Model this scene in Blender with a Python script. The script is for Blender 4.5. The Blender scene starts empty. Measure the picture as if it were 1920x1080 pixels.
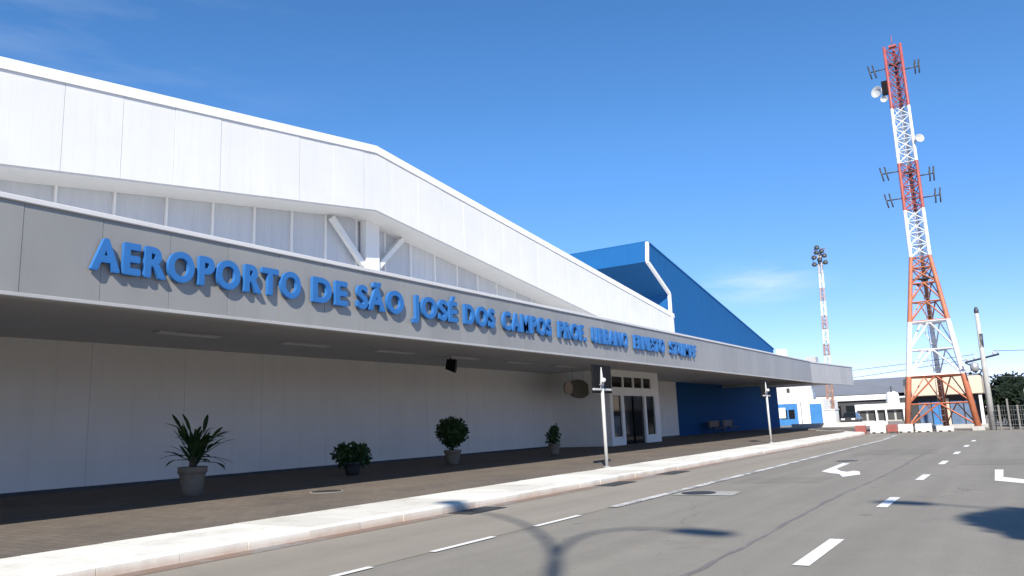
import bpy, math, random
from mathutils import Vector, Matrix
C = bpy.context.scene.collection
R = random.Random(7)
rad = math.radians
SUN_EL, SUN_AZ = 36.0, 151.2          # sun behind the viewer, to the right (azimuth clockwise from +Y)
sh = (-math.sin(rad(180-SUN_AZ)), math.cos(rad(180-SUN_AZ)))   # way the shadows fall on the ground
COT = 1/math.tan(rad(SUN_EL))

# ------------------------------------------------------------------ mesh builder
class MB:
    def __init__(s): s.v=[]; s.f=[]; s.sm=[]
    def add(s, vs, fs, smooth=False):
        n=len(s.v); s.v+= [tuple(p) for p in vs]; s.f+=[tuple(i+n for i in f) for f in fs]; s.sm+=[smooth]*len(fs); return s
    def box(s, x0,x1,y0,y1,z0,z1, b=0.0):
        x0,x1=sorted((x0,x1)); y0,y1=sorted((y0,y1)); z0,z1=sorted((z0,z1))
        if b<=0:
            vs=[(x,y,z) for x in (x0,x1) for y in (y0,y1) for z in (z0,z1)]
            return s.add(vs,[(0,1,3,2),(4,6,7,5),(0,4,5,1),(2,3,7,6),(0,2,6,4),(1,5,7,3)])
        # chamfered box
        vs=[]; idx={}
        for ix,(xo,xi) in enumerate(((x0,x0+b),(x1,x1-b))):
            for iy,(yo,yi) in enumerate(((y0,y0+b),(y1,y1-b))):
                for iz,(zo,zi) in enumerate(((z0,z0+b),(z1,z1-b))):
                    for a,p in (('x',(xo,yi,zi)),('y',(xi,yo,zi)),('z',(xi,yi,zo))):
                        idx[(ix,iy,iz,a)]=len(vs); vs.append(p)
        fs=[]; g=lambda ix,iy,iz,a: idx[(ix,iy,iz,a)]
        for i,fl in ((0,1),(1,0)):
            q=[g(i,0,0,'x'),g(i,0,1,'x'),g(i,1,1,'x'),g(i,1,0,'x')]; fs.append(q if i==0 else q[::-1])
            q=[g(0,i,0,'y'),g(1,i,0,'y'),g(1,i,1,'y'),g(0,i,1,'y')]; fs.append(q if i==0 else q[::-1])
            q=[g(0,0,i,'z'),g(0,1,i,'z'),g(1,1,i,'z'),g(1,0,i,'z')]; fs.append(q if i==0 else q[::-1])
        for i in (0,1):
            for j in (0,1):
                fs.append([g(i,j,0,'x'),g(i,j,1,'x'),g(i,j,1,'y'),g(i,j,0,'y')])
                fs.append([g(i,0,j,'x'),g(i,1,j,'x'),g(i,1,j,'z'),g(i,0,j,'z')])
                fs.append([g(0,i,j,'y'),g(1,i,j,'y'),g(1,i,j,'z'),g(0,i,j,'z')])
                for k in (0,1): fs.append([g(i,j,k,'x'),g(i,j,k,'y'),g(i,j,k,'z')])
        return s.add(vs,fs)
    def prism(s, pts, axis, a0, a1):
        """polygon pts in the plane across axis, extruded a0..a1. axis x: (y,z); y: (x,z); z: (x,y)"""
        def P(p,a): return (a,p[0],p[1]) if axis=='x' else ((p[0],a,p[1]) if axis=='y' else (p[0],p[1],a))
        n=len(pts); vs=[P(p,a0) for p in pts]+[P(p,a1) for p in pts]
        fs=[tuple(range(n)),tuple(range(2*n-1,n-1,-1))]+[(i,(i+1)%n,n+(i+1)%n,n+i) for i in range(n)]
        return s.add(vs,fs)
    def sheet(s, pts, z): return s.add([(x,y,z) for x,y in pts],[tuple(range(len(pts)))])
    def tube(s, path, r, n=8, caps=True, smooth=True):
        path=[Vector(p) for p in path]; rs=r if isinstance(r,(list,tuple)) else [r]*len(path)
        vs=[]; fs=[]; prev=None
        for i,p in enumerate(path):
            t=(path[min(i+1,len(path)-1)]-path[max(i-1,0)]).normalized()
            ref=prev if prev is not None else (Vector((0,0,1)) if abs(t.z)<.9 else Vector((1,0,0)))
            a=(ref-t*ref.dot(t)).normalized(); prev=a; b=t.cross(a)
            vs+=[p+(a*math.cos(2*math.pi*k/n)+b*math.sin(2*math.pi*k/n))*rs[i] for k in range(n)]
        for i in range(len(path)-1):
            for k in range(n): fs.append((i*n+k,i*n+(k+1)%n,(i+1)*n+(k+1)%n,(i+1)*n+k))
        s.add(vs,fs,smooth)
        if caps:
            m=len(s.v)-len(vs)
            s.f+= [tuple(m+k for k in range(n-1,-1,-1)), tuple(m+(len(path)-1)*n+k for k in range(n))]; s.sm+=[False,False]
        return s
    def lathe(s, prof, c=(0,0,0), n=24, smooth=True):
        vs=[(c[0]+r*math.cos(2*math.pi*k/n),c[1]+r*math.sin(2*math.pi*k/n),c[2]+z) for r,z in prof for k in range(n)]
        fs=[(i*n+k,i*n+(k+1)%n,(i+1)*n+(k+1)%n,(i+1)*n+k) for i in range(len(prof)-1) for k in range(n)]
        fs+=[tuple(range(n-1,-1,-1)),tuple((len(prof)-1)*n+k for k in range(n))]
        return s.add(vs,fs,smooth)
    def bar(s,a,b,w):
        return s.tube([a,b],w*.7071,4,True,False)
    def build(s, name, mat, parent=None, loc=None):
        me=bpy.data.meshes.new(name); me.from_pydata(s.v,[],s.f); me.polygons.foreach_set('use_smooth',s.sm)
        import bmesh
        bm=bmesh.new(); bm.from_mesh(me); bmesh.ops.recalc_face_normals(bm,faces=bm.faces); bm.to_mesh(me); bm.free()
        me.materials.append(mat); o=bpy.data.objects.new(name,me); C.objects.link(o)
        if parent: o.parent=parent
        if loc: o.location=loc
        return o
def empty(name, loc, label, cat, group=None, rz=0):
    o=bpy.data.objects.new(name,None); C.objects.link(o); o.location=loc; o.rotation_euler.z=rz; o.empty_display_size=.2
    return tag(o,label,cat,group)
def tag(o,label,cat,group=None):
    o['label']=label; o['category']=cat
    if group: o['group']=group
    return o
def struct(o): o['kind']='structure'; return o
def copy_tree(o,parent=None):
    c=o.copy(); C.objects.link(c)
    if parent: c.parent=parent
    for ch in list(o.children): copy_tree(ch,c)
    return c

# ------------------------------------------------------------------ materials
def new_mat(name):
    m=bpy.data.materials.new(name); m.use_nodes=True; nt=m.node_tree; nt.nodes.clear()
    out=nt.nodes.new('ShaderNodeOutputMaterial'); b=nt.nodes.new('ShaderNodeBsdfPrincipled'); nt.links.new(b.outputs[0],out.inputs[0])
    return m,nt,b
def N(nt,t,**kw):
    n=nt.nodes.new(t)
    for k,v in kw.items():
        if k.startswith('i_'): n.inputs[k[2:].replace('_',' ')].default_value=v
        else: setattr(n,k,v)
    return n
def noise(nt,vec,scale,detail=5,rough=.6):
    n=N(nt,'ShaderNodeTexNoise'); n.inputs['Scale'].default_value=scale; n.inputs['Detail'].default_value=detail; n.inputs['Roughness'].default_value=rough
    nt.links.new(vec,n.inputs['Vector']); return n.outputs['Fac']
def ramp(nt,fac,stops):
    r=N(nt,'ShaderNodeValToRGB'); e=r.color_ramp.elements
    while len(e)<len(stops): e.new(.5)
    for k,(p,c) in enumerate(stops): e[k].position=p; e[k].color=(*c,1) if len(c)==3 else c
    nt.links.new(fac,r.inputs[0]); return r.outputs[0]
def mix(nt,fac,a,b,mode='MIX'):
    n=N(nt,'ShaderNodeMix',data_type='RGBA',blend_type=mode)
    for s,v in ((0,fac),(6,a),(7,b)):
        if isinstance(v,(int,float)): n.inputs[s].default_value=v
        elif isinstance(v,tuple): n.inputs[s].default_value=(*v,1)
        else: nt.links.new(v,n.inputs[s])
    return n.outputs[2]
def coords(nt,scale=(1,1,1),kind='Object'):
    t=N(nt,'ShaderNodeTexCoord'); mp=N(nt,'ShaderNodeMapping'); mp.inputs['Scale'].default_value=scale
    nt.links.new(t.outputs[kind],mp.inputs[0]); return mp.outputs[0]
def bump(nt,b,h,strength=.2,dist=.02):
    n=N(nt,'ShaderNodeBump'); n.inputs['Strength'].default_value=strength; n.inputs['Distance'].default_value=dist
    nt.links.new(h,n.inputs['Height']); nt.links.new(n.outputs[0],b.inputs['Normal'])
def pbr(name,col,rough=.6,var=.12,scale=1.5,metal=0.,bumps=0.,vec=(1,1,1),spec=None):
    m,nt,b=new_mat(name); v=coords(nt,vec)
    f1=noise(nt,v,scale,6,.62); f2=noise(nt,v,scale*9,4,.6)
    lo=tuple(c*(1-var*1.6) for c in col); hi=tuple(min(.95,c*(1+var)) for c in col)
    c1=ramp(nt,f1,[(.28,lo),(.72,hi)]); c2=mix(nt,.35,c1,ramp(nt,f2,[(.3,lo),(.7,hi)]))
    nt.links.new(c2,b.inputs['Base Color']); b.inputs['Roughness'].default_value=rough; b.inputs['Metallic'].default_value=metal
    if spec is not None: b.inputs['Specular IOR Level'].default_value=spec
    if bumps: bump(nt,b,f2,bumps,.01)
    return m

def asphalt(name,base,warm=1.0):
    m,nt,b=new_mat(name); v=coords(nt)
    big=noise(nt,v,.22,6,.6); mid=noise(nt,v,1.7,6,.65); fine=noise(nt,v,55,3,.7)
    vs=coords(nt,(1.6,.07,1)); streak=noise(nt,vs,1.0,4,.55)
    def c(k): return (base*k*1.10*warm,base*k*1.02,base*k*.86/warm)
    col=ramp(nt,big,[(.3,c(.86)),(.7,c(1.1))])
    col=mix(nt,.45,col,ramp(nt,mid,[(.3,c(.76)),(.7,c(1.18))]))
    col=mix(nt,.40,col,ramp(nt,streak,[(.35,c(.72)),(.65,c(1.16))]))
    col=mix(nt,.22,col,ramp(nt,fine,[(.32,c(.45)),(.68,c(1.5))]))
    # oil spots and dark drips
    vor=N(nt,'ShaderNodeTexVoronoi'); vor.inputs['Scale'].default_value=.75; nt.links.new(v,vor.inputs['Vector'])
    dist=N(nt,'ShaderNodeMath',operation='ADD'); nt.links.new(vor.outputs['Distance'],dist.inputs[0])
    sc=N(nt,'ShaderNodeMath',operation='MULTIPLY'); sc.inputs[1].default_value=.12; nt.links.new(mid,sc.inputs[0]); nt.links.new(sc.outputs[0],dist.inputs[1])
    spot=ramp(nt,dist.outputs[0],[(.10,(1,1,1)),(.16,(0,0,0))])
    col=mix(nt,spot,col,mix(nt,.5,col,c(.55)))
    # fine cracks
    vor2=N(nt,'ShaderNodeTexVoronoi',feature='DISTANCE_TO_EDGE'); vor2.inputs['Scale'].default_value=.16
    wob=N(nt,'ShaderNodeVectorMath',operation='MULTIPLY_ADD'); wn=N(nt,'ShaderNodeTexNoise'); wn.inputs['Scale'].default_value=.9; wn.inputs['Detail'].default_value=6
    nt.links.new(v,wn.inputs['Vector']); nt.links.new(wn.outputs['Color'],wob.inputs[0]); wob.inputs[1].default_value=(1.6,1.6,0); nt.links.new(v,wob.inputs[2])
    nt.links.new(wob.outputs[0],vor2.inputs['Vector'])
    crack=ramp(nt,vor2.outputs['Distance'],[(.0,(1,1,1)),(.0035,(0,0,0))])
    cm=N(nt,'ShaderNodeMath',operation='MULTIPLY'); nt.links.new(crack,cm.inputs[0]); nt.links.new(ramp(nt,big,[(.45,(0,0,0)),(.6,(.7,.7,.7))]),cm.inputs[1])
    col=mix(nt,cm.outputs[0],col,c(.5))
    nt.links.new(col,b.inputs['Base Color']); b.inputs['Roughness'].default_value=.9; b.inputs['Specular IOR Level'].default_value=.25
    bump(nt,b,fine,.35,.006); return m

def paving(name):
    m,nt,b=new_mat(name); v=coords(nt)
    br=N(nt,'ShaderNodeTexBrick'); br.inputs['Scale'].default_value=1.0; br.inputs['Brick Width'].default_value=.4; br.inputs['Row Height'].default_value=.2
    br.inputs['Mortar Size'].default_value=.008; br.inputs['Mortar Smooth'].default_value=.3; nt.links.new(v,br.inputs['Vector'])
    br.inputs['Color1'].default_value=(.134,.113,.091,1); br.inputs['Color2'].default_value=(.160,.136,.110,1); br.inputs['Mortar'].default_value=(.075,.065,.055,1)
    big=noise(nt,v,.5,6,.65); fine=noise(nt,v,14,5,.7)
    col=mix(nt,1.0,br.outputs['Color'],ramp(nt,big,[(.3,(.80,.80,.82)),(.7,(1.16,1.14,1.10))]),'MULTIPLY')
    col=mix(nt,1.0,col,ramp(nt,fine,[(.3,(.8,.8,.8)),(.7,(1.18,1.18,1.18))]),'MULTIPLY')
    nt.links.new(col,b.inputs['Base Color']); b.inputs['Roughness'].default_value=.85; b.inputs['Specular IOR Level'].default_value=.3
    bump(nt,b,br.outputs['Fac'],-.3,.006); return m

def kerb_paint(name):
    m,nt,b=new_mat(name); v=coords(nt)
    f=noise(nt,v,1.1,7,.7); g=noise(nt,v,9,5,.7)
    col=ramp(nt,f,[(.25,(.50,.475,.41)),(.5,(.70,.68,.61))])
    col=mix(nt,ramp(nt,g,[(.62,(0,0,0)),(.78,(.55,.55,.55))]),col,(.36,.33,.28))
    gi=N(nt,'ShaderNodeNewGeometry'); col=mix(nt,1.0,col,ramp(nt,gi.outputs['Random Per Island'],[(0,(.84,.83,.81)),(1,(1.04,1.04,1.04))]),'MULTIPLY')
    # scuffed, earth-stained face towards the road
    sep=N(nt,'ShaderNodeSeparateXYZ'); nt.links.new(v,sep.inputs[0])
    mr=N(nt,'ShaderNodeMapRange'); mr.inputs['From Min'].default_value=.12; mr.inputs['From Max'].default_value=.03; nt.links.new(sep.outputs[2],mr.inputs[0])
    fm=N(nt,'ShaderNodeMath',operation='MULTIPLY'); nt.links.new(mr.outputs[0],fm.inputs[0]); nt.links.new(ramp(nt,f,[(.3,(.9,.9,.9)),(.7,(.45,.45,.45))]),fm.inputs[1])
    col=mix(nt,fm.outputs[0],col,(.42,.31,.23))
    nt.links.new(col,b.inputs['Base Color']); b.inputs['Roughness'].default_value=.75; bump(nt,b,g,.3,.01); return m

def worn_paint(name,col,under,wear):
    m,nt,b=new_mat(name); v=coords(nt)
    f=noise(nt,v,6,7,.75); g=noise(nt,v,.8,4,.6)
    s=N(nt,'ShaderNodeMath',operation='ADD'); nt.links.new(f,s.inputs[0]); nt.links.new(g,s.inputs[1])
    k=ramp(nt,s.outputs[0],[(max(0,wear-.06),(1,1,1)),(wear+.06,(0,0,0))])
    c=mix(nt,k,col,under); nt.links.new(c,b.inputs['Base Color']); b.inputs['Roughness'].default_value=.7; return m

def wall_paint(name,col,seam=2.44,axis=1,stain=.25,rough=.55,spec=.4):
    """painted metal or plaster with faint joints and rain streaks"""
    m,nt,b=new_mat(name); v=coords(nt); vs=coords(nt,(3,3,.18)); st=noise(nt,vs,1.4,5,.6); f=noise(nt,v,.6,6,.6)
    c=ramp(nt,f,[(.3,tuple(k*.93 for k in col)),(.7,col)])
    c=mix(nt,ramp(nt,st,[(.52,(0,0,0)),(.75,(stain,)*3)]),c,tuple(k*.62 for k in col))
    if seam:
        sep=N(nt,'ShaderNodeSeparateXYZ'); nt.links.new(v,sep.inputs[0])
        d=N(nt,'ShaderNodeMath',operation='DIVIDE'); d.inputs[1].default_value=seam; nt.links.new(sep.outputs[axis],d.inputs[0])
        fr=N(nt,'ShaderNodeMath',operation='FRACT'); nt.links.new(d.outputs[0],fr.inputs[0])
        sm=ramp(nt,fr.outputs[0],[(0,(1,1,1)),(.006,(0,0,0))]); c=mix(nt,sm,c,tuple(k*.5 for k in col))
    nt.links.new(c,b.inputs['Base Color']); b.inputs['Roughness'].default_value=rough; b.inputs['Specular IOR Level'].default_value=spec; return m

def leaf_mat(name,a,bc):
    m,nt,b=new_mat(name); g=N(nt,'ShaderNodeNewGeometry'); v=coords(nt)
    f=noise(nt,v,1.1,3,.6); w=N(nt,'ShaderNodeMath',operation='MULTIPLY_ADD'); nt.links.new(g.outputs['Random Per Island'],w.inputs[0]); w.inputs[1].default_value=.5
    h=N(nt,'ShaderNodeMath',operation='MULTIPLY'); h.inputs[1].default_value=.5; nt.links.new(f,h.inputs[0]); nt.links.new(h.outputs[0],w.inputs[2])
    nt.links.new(ramp(nt,w.outputs[0],[(.15,a),(.85,bc)]),b.inputs['Base Color']); b.inputs['Roughness'].default_value=.6; b.inputs['Specular IOR Level'].default_value=.2; return m

def tower_paint(name,bands,red,white):
    m,nt,b=new_mat(name); v=coords(nt); sep=N(nt,'ShaderNodeSeparateXYZ'); nt.links.new(v,sep.inputs[0])
    top=bands[-1]; d=N(nt,'ShaderNodeMath',operation='DIVIDE'); d.inputs[1].default_value=top; nt.links.new(sep.outputs[2],d.inputs[0])
    stops=[(0.0,red[0])]; 
    r=N(nt,'ShaderNodeValToRGB'); r.color_ramp.interpolation='CONSTANT'; e=r.color_ramp.elements
    for k,z in enumerate(bands[:-1]):
        if k>1: e.new(.5)
    for k,z in enumerate(bands[:-1]):
        e[k].position=z/top; col=red[min(k//2,len(red)-1)] if k%2==0 else white; e[k].color=(*col,1)
    nt.links.new(d.outputs[0],r.inputs[0]); f=noise(nt,v,3,5,.6)
    c=mix(nt,1.0,r.outputs[0],ramp(nt,f,[(.3,(.78,.78,.78)),(.7,(1.08,1.08,1.08))]),'MULTIPLY')
    nt.links.new(c,b.inputs['Base Color']); b.inputs['Roughness'].default_value=.5; return m

ROAD=.207
M=dict(
 ground=pbr('dry_ground',(.23,.20,.165),.95,.2,.35,bumps=.3),
 asphalt=asphalt('sun_bleached_asphalt',ROAD),
 bay=asphalt('parking_lane_asphalt',.235,1.03),
 paving=paving('brown_paving'),
 kerb=kerb_paint('white_painted_kerb'),
 line=worn_paint('road_paint',(.72,.71,.67),(.22,.215,.205),.72),
 oldline=worn_paint('worn_road_paint',(.56,.55,.52),(.27,.26,.245),1.02),
 gutter=worn_paint('red_soil_gutter',(.22,.15,.11),(.23,.215,.20),.98),
 iron=pbr('cast_iron',(.035,.033,.03),.6,.3,8,bumps=.4),
 ring=pbr('concrete_ring',(.34,.33,.30),.9,.12,4),
 acm=None, acm2=None,
 white=wall_paint('white_cladding',(.69,.685,.665),.595,1,.16,.45),
 trim=wall_paint('white_trim',(.82,.82,.81),0,1,.12,.4),
 poly=None,
 wall=wall_paint('white_wall',(.86,.84,.80),3.05,1,.14),
 blue=wall_paint('blue_wall',(.014,.095,.27),2.44,1,.18,.85,.12),
 bluec=wall_paint('blue_cladding',(.011,.098,.272),1.15,1,.35,.75,.15),
 soffit=wall_paint('grey_soffit',(.64,.625,.61),1.25,1,.12,.7),
 deck=pbr('pale_roof_membrane',(.62,.62,.60),.8,.1,.4),
 letter=pbr('blue_letter_paint',(.028,.135,.37),.5,.08,2,spec=.3),
 glass=None,
 black=pbr('black_paint',(.010,.010,.011),.8,.2,6,spec=.12),
 post=pbr('pale_grey_post',(.46,.46,.45),.45,.10,5),
 lamp=pbr('frosted_diffuser',(.80,.80,.78),.3,.03,4),
 terracotta=pbr('pale_stone_pot',(.22,.17,.12),.8,.2,6,bumps=.3),
 darkpot=pbr('dark_pot',(.03,.028,.026),.6,.2,6),
 soil=pbr('potting_soil',(.035,.025,.018),.95,.3,20,bumps=.5),
 leaf=leaf_mat('dark_glossy_leaf',(.012,.030,.010),(.045,.085,.022)),
 treeleaf=leaf_mat('evergreen_leaf',(.004,.009,.006),(.014,.024,.012)),
 bark=pbr('bark',(.07,.055,.04),.9,.3,8,bumps=.6),
 olive=pbr('olive_plaque',(.075,.072,.045),.5,.15,4),
 pink=pbr('pale_disc',(.35,.26,.21),.5,.15,4),
 wood=pbr('bench_wood',(.22,.14,.075),.6,.2,6),
 steel=pbr('galvanised_steel',(.42,.43,.44),.45,.12,5,.5),
 darksteel=pbr('dark_steel',(.06,.065,.07),.5,.2,5,.3),
 concrete=pbr('concrete',(.42,.41,.38),.85,.14,3,bumps=.2),
 cream=wall_paint('cream_fascia',(.62,.52,.40),0,1,.2),
 barw=pbr('white_plastic_barrier',(.56,.51,.46),.5,.1,4),
 barr=pbr('faded_red_plastic',(.26,.075,.06),.5,.15,4),
 hwhite=wall_paint('far_white_wall',(.74,.73,.70),0,1,.2),
 roofgrey=pbr('grey_metal_roof',(.20,.205,.215),.55,.12,.3),
 hdark=pbr('dark_opening',(.05,.05,.05),.7,.2,1),
 bluegate=pbr('blue_sheet_metal',(.05,.20,.46),.45,.12,1.2),
 greenblue=pbr('faded_blue_shutter',(.11,.17,.27),.5,.25,1.6),
 cable=pbr('cable_black',(.06,.06,.07),.6,.1,2),
 tower=tower_paint('aviation_tower_paint',[0,3.64,7.3,11.85,15.2,18.7,22.8,27.7],[(.46,.150,.075),(.45,.165,.085),(.37,.095,.075),(.34,.080,.075)],(.74,.75,.75)),
 mast=tower_paint('hazed_mast_paint',[0,6.4,9.3,11.0,13.0,15.0,17.0,19.0,20.9,25.5],[(.46,.28,.22),(.38,.27,.24),(.36,.26,.25),(.34,.27,.27),(.44,.42,.42)],(.70,.72,.74)),  # bands washed out in colour, standing in for distance haze
 asphalt_car=pbr('graphite_car_paint',(.05,.05,.055),.25,.1,3),
 dish=pbr('grey_white_dish',(.42,.43,.44),.5,.1,4),
 fpost=pbr('weathered_concrete_post',(.19,.18,.165),.9,.2,3),
 cap=wall_paint('greyish_white_trim',(.56,.56,.555),0,1,.15,.45),
 brace=wall_paint('white_steel_paint',(.74,.74,.73),0,1,.12,.45),
 tar=worn_paint('tar_joint',(.155,.14,.125),(.20,.185,.165),.98),
 patch=asphalt('asphalt_patch',.188),
 rubber=pbr('tyre_rubber',(.015,.015,.015),.85,.2,8),
)
# aluminium composite panel with per-panel tone
def acm_mat(name,col):
    m,nt,b=new_mat(name); g=N(nt,'ShaderNodeNewGeometry'); v=coords(nt); vs=coords(nt,(2,2.2,.15))
    c=ramp(nt,g.outputs['Random Per Island'],[(0,tuple(k*.93 for k in col)),(1,tuple(k*1.05 for k in col))])
    st=noise(nt,vs,1.6,5,.6); c=mix(nt,ramp(nt,st,[(.5,(0,0,0)),(.75,(.22,.22,.22))]),c,tuple(k*.7 for k in col))
    f=noise(nt,v,.8,5,.6); c=mix(nt,1.0,c,ramp(nt,f,[(.3,(.95,.95,.95)),(.7,(1.04,1.04,1.04))]),'MULTIPLY')
    nt.links.new(c,b.inputs['Base Color']); b.inputs['Roughness'].default_value=.42; b.inputs['Metallic'].default_value=.25
    bump(nt,b,noise(nt,coords(nt,(1,.6,.6)),1.1,2,.5),.12,.02); return m
M['acm']=acm_mat('grey_composite_panel',(.295,.288,.266)); M['acm2']=acm_mat('pale_composite_panel',(.44,.43,.405))
def poly_mat():
    m,nt,b=new_mat('translucent_clerestory_sheet'); v=coords(nt); sep=N(nt,'ShaderNodeSeparateXYZ'); nt.links.new(v,sep.inputs[0])
    g=N(nt,'ShaderNodeNewGeometry'); c=ramp(nt,g.outputs['Random Per Island'],[(0,(.50,.52,.55)),(1,(.62,.63,.65))])
    st=noise(nt,coords(nt,(2,2.6,.2)),1.5,5,.65); c=mix(nt,ramp(nt,st,[(.45,(0,0,0)),(.75,(.5,.5,.5))]),c,(.42,.43,.45))
    nt.links.new(c,b.inputs['Base Color']); b.inputs['Roughness'].default_value=.35
    w=N(nt,'ShaderNodeMath',operation='SINE'); k=N(nt,'ShaderNodeMath',operation='MULTIPLY'); k.inputs[1].default_value=40; nt.links.new(sep.outputs[1],k.inputs[0]); nt.links.new(k.outputs[0],w.inputs[0])
    bump(nt,b,w.outputs[0],.15,.02); return m
M['poly']=poly_mat()
def glass_mat():
    m,nt,b=new_mat('dark_window_glass'); b.inputs['Base Color'].default_value=(.012,.014,.016,1); b.inputs['Roughness'].default_value=.06; b.inputs['Specular IOR Level'].default_value=.3
    bump(nt,b,noise(nt,coords(nt),1.3,2,.5),.03,.02); return m
M['glass']=glass_mat()

# ------------------------------------------------------------------ ground, road, sidewalk
struct(MB().sheet([(-1500,-600),(1500,-600),(1500,2500),(-1500,2500)],-.012).build('ground',M['ground']))
road=struct(MB().sheet([(-8.75,-60),(30,-60),(30,57.5),(-4,58),(-5,62),(-9,66),(-16,70),(-22,100),(-40,100),(-40,78),(-22.2,78),(-22.2,70),(-8.75,70)],-.004).build('road',M['asphalt']))
struct(MB().sheet([(-8.58,-20),(-6.15,-20),(-6.15,44),(-6.5,52),(-8.58,55)],0.0).build('parking_lane',M['bay']))
struct(MB().sheet([(-8.6,-20),(-8.30,-20),(-8.30,54),(-8.6,54)],.004).build('gutter',M['gutter']))
walk=MB().prism([(-45,-20),(-10.25,-20),(-10.25,56.8),(-11.0,60),(-13,64),(-16.5,70),(-16.5,74),(-22.5,76),(-22.5,88),(-45,88)],'z',-.3,.15)
struct(walk.build('sidewalk',M['paving']))
# kerb: broad white painted band, stones with open joints, rounded far end
kb=MB(); path=[(-10.25,-8.6,y) for y in [-20+1.0*i for i in range(74)]]
y=-20.0
while y<53.0:
    L=min(R.choice((.98,1.0,1.02)),53.0-y); dz=R.uniform(-.004,.004); dx=R.uniform(-.012,.012)
    kb.prism([(-10.25,-.02),(-8.60+dx,-.02),(-8.60+dx,.115+dz),(-8.66+dx,.150+dz),(-10.25,.154+dz)],'y',y+.004,y+L-.004); y+=L
outer=[(-8.6,53.0),(-8.66,54.2),(-8.95,55.6),(-9.5,57.0),(-10.3,58.6),(-11.6,60.8),(-13.6,63.6)]
inner=[(-10.25,53.0),(-10.25,54.2),(-10.25,55.6),(-10.27,56.8),(-11.0,60.0),(-12.2,62.3),(-13.9,65.0)]
for i in range(len(outer)-1): kb.prism([outer[i],outer[i+1],inner[i+1],inner[i]],'z',-.02,.152)
struct(kb.build('kerb',M['kerb']))

def mark(name,pts,mat,z=.004):
    return MB().sheet(pts,z).build(name,mat,road)
def dash(x,y0,y1,w,mat,z): return mark('lane_dash',[(x-w/2,y0),(x+w/2,y0),(x+w/2,y1),(x-w/2,y1)],mat,z)
for y0,y1 in ((.3,1.6),(2.7,4.1),(5.1,6.48),(7.52,8.82),(9.87,11.23)): dash(-6.13,y0,y1,.10,M['line'],.008)
mark('lane_line',[(-6.22,12.4),(-6.03,12.4),(-6.02,44),(-6.45,52),(-8.5,54.6),(-8.5,54.2),(-6.62,51.8),(-6.22,44)],M['oldline'],.008)
for k in range(7): dash(-2.01,8.1+5.2*k-(.0 if k else 0),9.9+5.2*k-(.25 if k else 0),.16,M['line'],.004)
dash(-2.01,2.9,4.7,.16,M['line'],.004)
A1=[(-4.6,24.5),(-4.38,24.4),(-4.31,22.08),(-4.05,21.24),(-3.85,20.96),(-3.77,21.35),(-3.58,21.07),(-3.4,20.04),(-3.65,19.28),(-3.9,20.21),(-4.14,20.47),(-4.49,21.09)]
A2=[(-.74,21.62),(-.57,21.61),(-.53,19.36),(-.17,18.77),(.25,18.1),(.45,18.4),(.75,17.2),(.25,16.9),(.3,17.25),(-.17,17.79),(-.66,18.41)]
for P in (A1,A2): mark('turn_arrow',P,M['line'],.004)

jn=MB(); rj=random.Random(3); ys=[4.5+.45*k for k in range(60)]; xs_=[-2.9+.05*math.sin(k*.21)+rj.uniform(-.025,.025) for k in range(60)]
for k in range(59): w0=.018+.02*rj.random(); jn.add([(xs_[k]-w0,ys[k],0),(xs_[k]+w0,ys[k],0),(xs_[k+1]+w0,ys[k+1],0),(xs_[k+1]-w0,ys[k+1],0)],[(0,1,2,3)])
jo=jn.build('tar_joint',M['tar'],road); jo.location.z=.0
for pts in ([(-5.7,17.5),(-3.9,17.7),(-3.85,19.3),(-5.75,19.2)],[(.4,8.2),(3,8.3),(3,9.6),(.45,9.5)],[(-5.2,29),(-2.6,29.2),(-2.7,33),(-5.2,32.8)],[(-1.6,23.5),(1.2,23.7),(1.1,26),(-1.6,25.9)]): mark('asphalt_patch',pts,M['patch'],-.001)
def disc(name,x,y,z,r,label,cat,group,ring=None):
    o=empty(name,(x,y,z),label,cat,group)
    MB().lathe([(r*.93,0),(r*.93,.012)],n=28,smooth=False).build('cover',M['iron'],o)
    (MB().lathe([(r*1.03,-.004),(r*1.03,.004)],n=28,smooth=False) if not ring else MB().sheet([(-r*1.1,-ring),(r*2.2,-ring*.9),(r*2.0,ring),(-r*1.1,ring)],.003)).build('collar',M['ring'],o)
    return o
disc('manhole_cover',-5.55,15.09,.002,.36,'round black manhole cover beside the worn white lane line','manhole','round covers in the ground',.42)
disc('manhole_cover',-4.62,25.4,.002,.34,'small far manhole cover behind the white turn arrow','manhole','round covers in the ground')
disc('manhole_cover',-13.4,12.74,.152,.36,'round cover set in the brown sidewalk near the shade edge','manhole','round covers in the ground')
for (x,y0,y1,lab) in ((-8.28,10.9,12.0,'storm drain grate at the kerb nearest to the viewer, touched by lamp shadow'),(-8.28,16.4,17.7,'dark storm drain grate at the white kerb before the near post'),(-8.28,20.0,21.3,'farthest storm drain grate at the foot of the white kerb')):
    o=empty('drain_grate',(x,(y0+y1)/2,.0),lab,'drain','storm drains along the kerb'); L=(y1-y0)/2
    g=MB().box(-.26,.26,-L,L,.001,.006); g.build('pit',M['iron'],o)
    g=MB()
    for k in range(9): yy=-L+.06+k*(2*L-.12)/8; g.box(-.24,.24,yy-.025,yy+.025,.006,.016)
    g.build('bars',M['darksteel'],o)

# ------------------------------------------------------------------ terminal building
XF,XW=-12.3,-22.5
FB,FT=3.63,5.17
T=empty('airport_terminal',(XW,25,.15),'long white airport terminal with grey canopy, white gable and blue wing','airport terminal'); T.location=(0,0,0)
def part(mb,name,mat,parent=T,label=None):
    o=mb.build(name,mat,parent)
    if label: o['label']=label
    return o
YP=24.2                      # gable peak
def top(y): return 13.85-.1195*abs(y-YP)
def low(y): return 10.87-.128*abs(y-YP)
Y0,Y1=-11.0,58.55
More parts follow.
